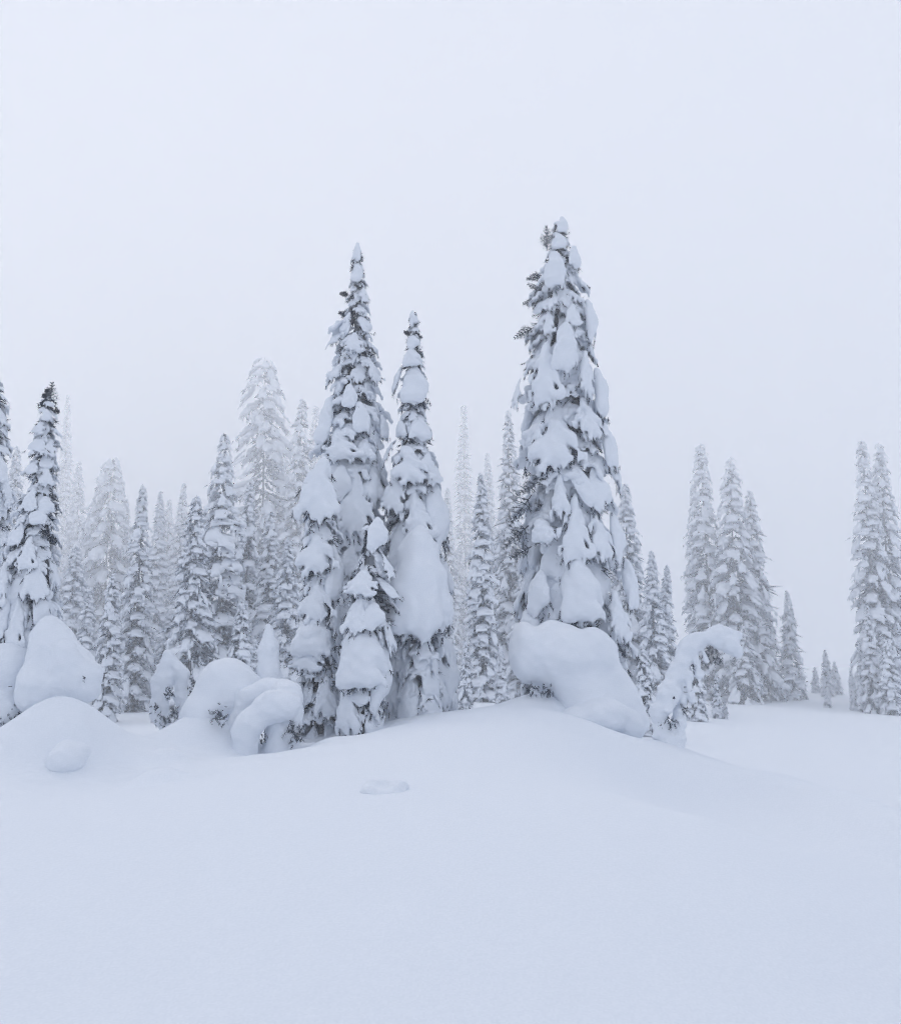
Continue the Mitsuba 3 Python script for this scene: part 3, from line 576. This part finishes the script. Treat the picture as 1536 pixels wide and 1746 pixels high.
KINDS = {'tent': 5, 'tongue': 4, 'dome': 3, 'paw': 6}
MESH = {}
for kk, (kind, many) in enumerate(KINDS.items()):
    for n in range(many):
        for what, h in (('fine', .046), ('middle', .078), ('coarse', .150)):
            MESH[kind, n, what], (st, dn, ln, rng), s = make_bough(kind, 100 * kk + n, h)
            if what == 'coarse':
                pick = rng.permutation(len(st))[:20]
                nv, nf = cones(st[pick], dn[pick], ln[pick] * 1.45, .034)
            else:
                pick = rng.permutation(len(st))[:110 if what == 'fine' else 46]
                k = 1.0 if what == 'fine' else 1.35
                nv, nf = sprays(st[pick], dn[pick], ln[pick] * k, .012 * k, rng, 2)
            MESH[kind, n, what + '_needles'] = (nv * s, nf)

PLY = {}
def library(kind, n, what, bsdf):
    k = (kind, n, what, bsdf)
    if k not in PLY:
        PLY[k] = mikit.ply(MESH[kind, n, what], bsdf, smooth=not what.endswith('needles'))
    return PLY[k]

def placed(mesh, m):
    return mesh[0] @ m[:3, :3].T + m[:3, 3], mesh[1]

# ------------------------------------------------------------------ trees
def profile_at(prof, z):
    """prof rows: height, left reach, right reach (metres from the trunk)."""
    zs = prof[:, 0]
    return np.interp(z, zs, prof[:, 1]), np.interp(z, zs, prof[:, 2])

def rim(prof, z, phi):
    l, r_ = profile_at(prof, z)
    a = r_ if math.cos(phi) > 0 else l
    b = (l + r_) / 2
    return np.array([a * math.cos(phi), b * math.sin(phi)])

def hang(top, tip, out, width, reach, kind):
    """Matrix that hangs a bough of the library from top to tip; out is the outward direction, reach its bulge."""
    out = np.asarray(out, float); out = out / (np.linalg.norm(out) + 1e-9)
    ex = np.array([out[0], out[1], 0]) * reach
    ey = np.array([-out[1], out[0], 0]) * width
    d = np.asarray(tip, float) - np.asarray(top, float)
    m = np.eye(4)
    m[:3, 1] = ey
    if kind == 'paw':
        ez = np.array([0, 0, 1.0]) * reach
        m[:3, 0] = (d + .5 * ez) / .95
        m[:3, 2] = ez
    else:
        m[:3, 0] = ex
        m[:3, 2] = -(d - .40 * ex)
    m[:3, 3] = top
    return m

def trunk_mesh(x, y, z0, z1, r0, lean=0.0, bend=0.0):
    t = np.linspace(0, 1, 12)
    p = np.stack([x + lean * t + bend * np.sin(t * math.pi), np.full(12, y), z0 + (z1 - z0) * t], 1)
    return tube(p, r0 * (1 - t) ** .8 + .012)

def dark_twig(root, tip, rng, spread=.5, n=9, thick=.014):
    """A bare twig set with needle-bearing side twigs."""
    root, tip = np.asarray(root, float), np.asarray(tip, float)
    L = np.linalg.norm(tip - root)
    d = (tip - root) / L
    t = np.linspace(.15, 1, n)
    st = root + (tip - root) * t[:, None]
    w = np.cross(d, [0.0, 1.0, 0.0]); w /= np.linalg.norm(w) + 1e-9
    u = np.cross(d, w)
    parts = [tube(np.array([root, root + d * L * .5, tip]), [thick * 1.2, thick, thick * .5], 5)]
    for k in range(4):
        side = (w * math.cos(k * 1.57 + .4) + u * math.sin(k * 1.57 + .4))
        ln = L * spread * (1.05 - t) + .05
        parts.append(sprays(st, d * .55 + side * .9 + rng.normal(size=st.shape) * .15, ln, thick, rng, 2))
    return join(parts)

def near_tree(name, label, x, y, prof, hoods, seed, twigs=(), fill=1.0, lean=0.0, paw_above=0.45, group=None, cat='fir tree', sparse=1.0, bare=.48):
    """A tree near enough that each load of snow and each bough under it shows: trunk, boughs, snow loads, core."""
    rng = np.random.default_rng(seed)
    prof = np.asarray(prof, float)
    prof = prof[np.argsort(prof[:, 0])]
    t = thing(name, label, cat, group)
    z0, z1 = float(ground_z(x, y)) - .4, prof[-1, 0]
    H = z1 - max(prof[0, 0], z0)
    part(t, 'trunk', mikit.ply(trunk_mesh(x, y, z0, z1 - .1, .05 + .012 * H), 'bark', smooth=True))
    def add(kind, m, bsdf='needles', share=1.0, deep=False):
        n = int(rng.integers(KINDS[kind]))
        scene_m = T(m)
        lod = 'fine' if np.linalg.norm(m[:3, 1]) > .46 and not deep else 'middle'
        part(t, 'snow_load', {**library(kind, n, lod, 'snow'), 'to_world': scene_m})
        if rng.random() < share:
            part(t, 'bough', {**library(kind, n, lod + '_needles', bsdf), 'to_world': scene_m})
    # the loads that the picture lets one tell apart: (u top, z top, u tip, z tip, width, kind)
    for ut, zt, ub, zb, w, kind in hoods:
        l, r_ = profile_at(prof, (zt + zb) / 2)
        b = (l + r_) / 2
        def front(u, z, k):
            l_, r2 = profile_at(prof, z)
            a = r2 if u > 0 else l_
            bb = (l_ + r2) / 2
            return -bb * math.sqrt(max(0.04, 1 - min(1, (u / max(a, .05)) ** 2))) * k
        tip = np.array([x + ub, y + front(ub, zb, .95), zb])
        um = (ut + ub) / 2
        out = np.array([um / max(l if um < 0 else r_, .1) * .9, -math.sqrt(max(.05, 1 - min(1, (um / max(l if um < 0 else r_, .1)) ** 2)))])
        out /= np.linalg.norm(out)
        reach = max(w, .55 * (zt - zb)) * .9
        yt = min(tip[1] + .40 * reach, y)
        top = np.array([x + ut, yt, zt])
        add(kind, hang(top, tip, out, w, reach, kind))
    # the rest, all round
    z = z1 - .10
    phi = rng.uniform(0, 6.28)
    while z > max(prof[0, 0], z0 + .5):
        l, r_ = profile_at(prof, z)
        R = (l + r_) / 2
        size = np.clip(R * .95, .12, 1.0) * rng.uniform(.85, 1.2)
        phi += 2.39996 + rng.normal() * .25
        frontish = math.sin(phi) < -.2 and len(hoods) > 3
        k = (.80 if frontish else .97) * fill
        high = (z - prof[0, 0]) / (z1 - prof[0, 0])
        kind = 'paw' if rng.random() < (.85 if high > paw_above else .25) else ('tent', 'tongue', 'dome')[int(rng.choice(3, p=[.6, .25, .15]))]
        hgt = size * (1.0 if kind == 'paw' else 1.45)
        e = rim(prof, z - hgt * .45, phi) * k * rng.uniform(.86, 1.08)
        out = np.array([math.cos(phi), math.sin(phi)])
        if kind == 'paw':
            top = np.array([x, y, z]) + np.array([e[0], e[1], 0]) * .08
            tip = np.array([x + e[0], y + e[1], z - .55 * np.linalg.norm(e) - .05])
            wdt = np.clip(np.linalg.norm(e) * 1.05, .20, 1.0) * rng.uniform(.85, 1.25)
            m = hang(top, tip, out, wdt, max(.2, np.linalg.norm(e) * .85), kind)
        else:
            top = np.array([x + e[0] * .45, y + e[1] * .45, z])
            tip = np.array([x + e[0], y + e[1], z - hgt])
            m = hang(top, tip, out, size * rng.uniform(.8, 1.15), max(.25, size * .8), kind)
        add(kind, m, share=bare)
        z -= (.042 + .078 * np.clip(R, 0, 1.4)) * rng.uniform(.8, 1.2) * sparse
    # snow lodged deeper in, that shows between the outer boughs
    z = z1 - .5
    while z > max(prof[0, 0], z0 + .5):
        R = sum(profile_at(prof, z)) / 2
        phi += 2.39996 + rng.normal() * .3
        size = np.clip(R * .9, .15, .9) * rng.uniform(.8, 1.2)
        e = rim(prof, z - size * .6, phi) * rng.uniform(.58, .78)
        out = np.array([math.cos(phi), math.sin(phi)])
        kind = ('tent', 'tongue')[int(rng.random() < .4)]
        add(kind, hang([x + e[0] * .4, y + e[1] * .4, z], [x + e[0], y + e[1], z - size * 1.3], out, size * 1.05, size * .7, kind), share=.25, deep=True)
        z -= (.05 + .11 * np.clip(R, 0, 1.4)) * rng.uniform(.8, 1.2)
    # the needles of the inner crown
    n = int(70 * H)
    zz = rng.uniform(max(prof[0, 0], z0 + .3), z1 - .15, n)
    ph = rng.uniform(0, 2 * math.pi, n)
    e = np.array([rim(prof, a, b_) for a, b_ in zip(zz, ph)]) * rng.uniform(.15, .72, n)[:, None]
    st = np.stack([x + e[:, 0] * .5, y + e[:, 1] * .5, zz + .1], 1)
    dn = np.stack([e[:, 0], e[:, 1], -.35 * np.linalg.norm(e, axis=1) - .05], 1)
    part(t, 'inner_crown', mikit.ply(sprays(st, dn, np.linalg.norm(e, axis=1) * .8 + .12, .02, rng, 2), 'needles'), kind='stuff')
    for a, b_ in twigs:
        p = lambda q: np.array([x + q[0], y + q[2], q[1]])
        part(t, 'bare_twig', mikit.ply(dark_twig(p(a), p(b_), rng, n=7, thick=.011), 'needles'))
    return t

def far_tree(label, x, y, z0, z1, width, style, seed, pieces, lean=0.0, name='snowy_fir', group=None, cat='fir tree'):
    """A tree of the forest behind: trunk, crown of frosted boughs, snow on them (each load a part where it shows)."""
    rng = np.random.default_rng(seed)
    t = thing(name, label, cat, group)
    gz = float(ground_z(x, y))
    z0 = min(z0, gz)
    H = z1 - z0
    lean = lean + rng.normal() * .012 * H
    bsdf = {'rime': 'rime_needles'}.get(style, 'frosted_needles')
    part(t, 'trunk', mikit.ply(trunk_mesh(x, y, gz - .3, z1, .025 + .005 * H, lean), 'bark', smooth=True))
    snow, crown = [], []
    R0 = width / 2 * (1.02 if x < 0 else .88)
    z = z1
    phi = rng.uniform(0, 6.28)
    while z > z0 + .02 * H:
        s = (z1 - z) / H
        R = R0 * {'column': (.16 + .84 * min(1, s / .55) ** .75), 'cone': (.10 + .90 * s ** .8), 'rime': (.12 + .88 * min(1, s / .75) ** .85),
                  'broad': (.30 + .70 * min(1, s / .35) ** .8), 'bare': (.16 + .84 * s)}[style]
        R *= .85 + .3 * rng.random()
        R *= .72 + .56 * float(meshkit.noise(np.array([s * 9.0, seed * 3.7, .5 + phi % 6.283 * .3])))
        phi += 2.39996 + rng.normal() * .3
        out = np.array([math.cos(phi), math.sin(phi)])
        ax = x + lean * (1 - s)
        if math.sin(phi) > .5 and rng.random() < .5:
            z -= .02 * H / 12
            continue
        kind = 'paw' if rng.random() < (.9 if style in ('rime', 'bare') else .66) else ('tent', 'tongue')[int(rng.integers(2))]
        n = int(rng.integers(KINDS[kind]))
        if kind == 'paw':
            m = hang([ax, y, z], [ax + out[0] * R, y + out[1] * R, z - .62 * R - .05], out, min(R, 1.25) * rng.uniform(.65, 1.1) + .06, R * .9 + .08, kind)
        else:
            hgt = min(R, 1.25) * rng.uniform(.7, 1.15) + .1
            m = hang([ax + out[0] * R * .5, y + out[1] * R * .5, z], [ax + out[0] * R, y + out[1] * R, z - hgt], out, min(R, 1.25) * rng.uniform(.5, .85) + .05, min(R, 1.25) * .6 + .05, kind)
        if style == 'bare' and rng.random() < .45:
            pass
        elif pieces:
            part(t, 'snow_load', {**library(kind, n, 'coarse', 'far_snow'), 'to_world': T(m)})
        else:
            snow.append(placed(MESH[kind, n, 'coarse'], m))
        crown.append(placed(MESH[kind, n, 'coarse_needles'], m))
        z -= (.035 * H / 12 + (.17 if style != 'bare' else .30) * min(R, 1.25)) * .62 * rng.uniform(.8, 1.2)
    if snow:
        part(t, 'snow', mikit.ply(join(snow), 'far_snow', smooth=True), kind='stuff')
    # twigs of the inner crown and small ones breaking the outline
    n = int(40 * H / max(R0, .4) * .8) + 30
    zz = z0 + H * (1 - rng.random(n) ** .75)
    s = (z1 - zz) / H
    rr = R0 * np.clip(.14 + .86 * np.minimum(1, s / .6) ** .8, 0, 1) * rng.uniform(.35, 1.02, n)
    ph = rng.uniform(0, 6.28, n)
    st = np.stack([x + lean * (1 - s) + rr * np.cos(ph) * .35, y + rr * np.sin(ph) * .35, zz], 1)
    dn = np.stack([np.cos(ph), np.sin(ph), -.5 + rng.normal(size=n) * .2], 1)
    crown.append(cones(st, dn, rr * .8 + .1, .025 + .05 * R0))
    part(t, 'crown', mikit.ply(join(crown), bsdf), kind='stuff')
    return t

NEAR = {}
for args, kw in NEAR_TREES:
    near_tree(*args, **kw)
for row in FAR_TREES:
    far_tree(*row[:-1], **row[-1])

# ------------------------------------------------------------------ buried and bent saplings, mounds, drifts
def snow_body(name, label, cat, blobs, k=.25, amp=.10, freq=1.6, h=.045, seed=0, crease=.05, tufts=(), group=None, part_name='snow_cover', trunk=None):
    """A shape of smoothly joined lumps; tufts are needles that stick out of it: (x, y, z, dx, dy, dz, size, count)."""
    rng = np.random.default_rng(seed + 900)
    t = thing(name, label, cat, group)
    f0 = blend(blobs, k, amp, freq, seed, crease)
    f = lambda p: f0(p) + .030 * (meshkit.fbm(p * 4.5, 3, seed + 3) - .5)
    flat = [b if isinstance(b[1], tuple) else b[0] for b in blobs]
    lo = np.min([np.minimum(np.subtract(b[0], b[1]) if len(b) == 2 else np.minimum(b[0], b[1]) - max(b[2:]), 1e9) for b in flat], axis=0)
    hi = np.max([np.add(b[0], b[1]) if len(b) == 2 else np.maximum(b[0], b[1]) + max(b[2:]) for b in flat], axis=0)
    v, q = surface_net(f, lo - .3, hi + .3, h)
    part(t, part_name, mikit.ply(tri(v, q), 'snow', smooth=True))
    if trunk is not None:
        part(t, 'trunk', mikit.ply(tube(trunk, np.linspace(.06, .02, len(trunk))), 'bark', smooth=True))
    for tx, ty, tz, dx, dy, dz, size, cnt in tufts:
        st = np.array([tx, ty, tz]) + rng.normal(size=(cnt, 3)) * size * .36
        dn = np.array([dx, dy, dz]) + rng.normal(size=(cnt, 3)) * .5
        part(t, 'needle_tuft', mikit.ply(sprays(st, dn, rng.uniform(.35, .8, cnt) * size, .007, rng, 3), 'needles'), kind='stuff')
    return t

for args, kw in BODIES:
    snow_body(*args, **kw)

# a scrap of bark and a twig lying on the snow in front
for px_, py_, name, label in SCRAPS:
    rng = np.random.default_rng(5)
    z = float(ground_z(px_, py_))
    t = thing(name, label, 'twig')
    part(t, 'stem', mikit.ply(tube(np.array([[px_ - .02, py_, z + .002], [px_, py_ + .004, z + .010], [px_ + .022, py_ - .003, z + .006]]), [.0025, .003, .002], 6), 'bark', smooth=True))
    part(t, 'needle', mikit.ply(cones(np.array([[px_, py_, z + .008]] * 4), rng.normal(size=(4, 3)) * [1, .5, .3] + [0, 0, .5], .014, .0012), 'needles'))
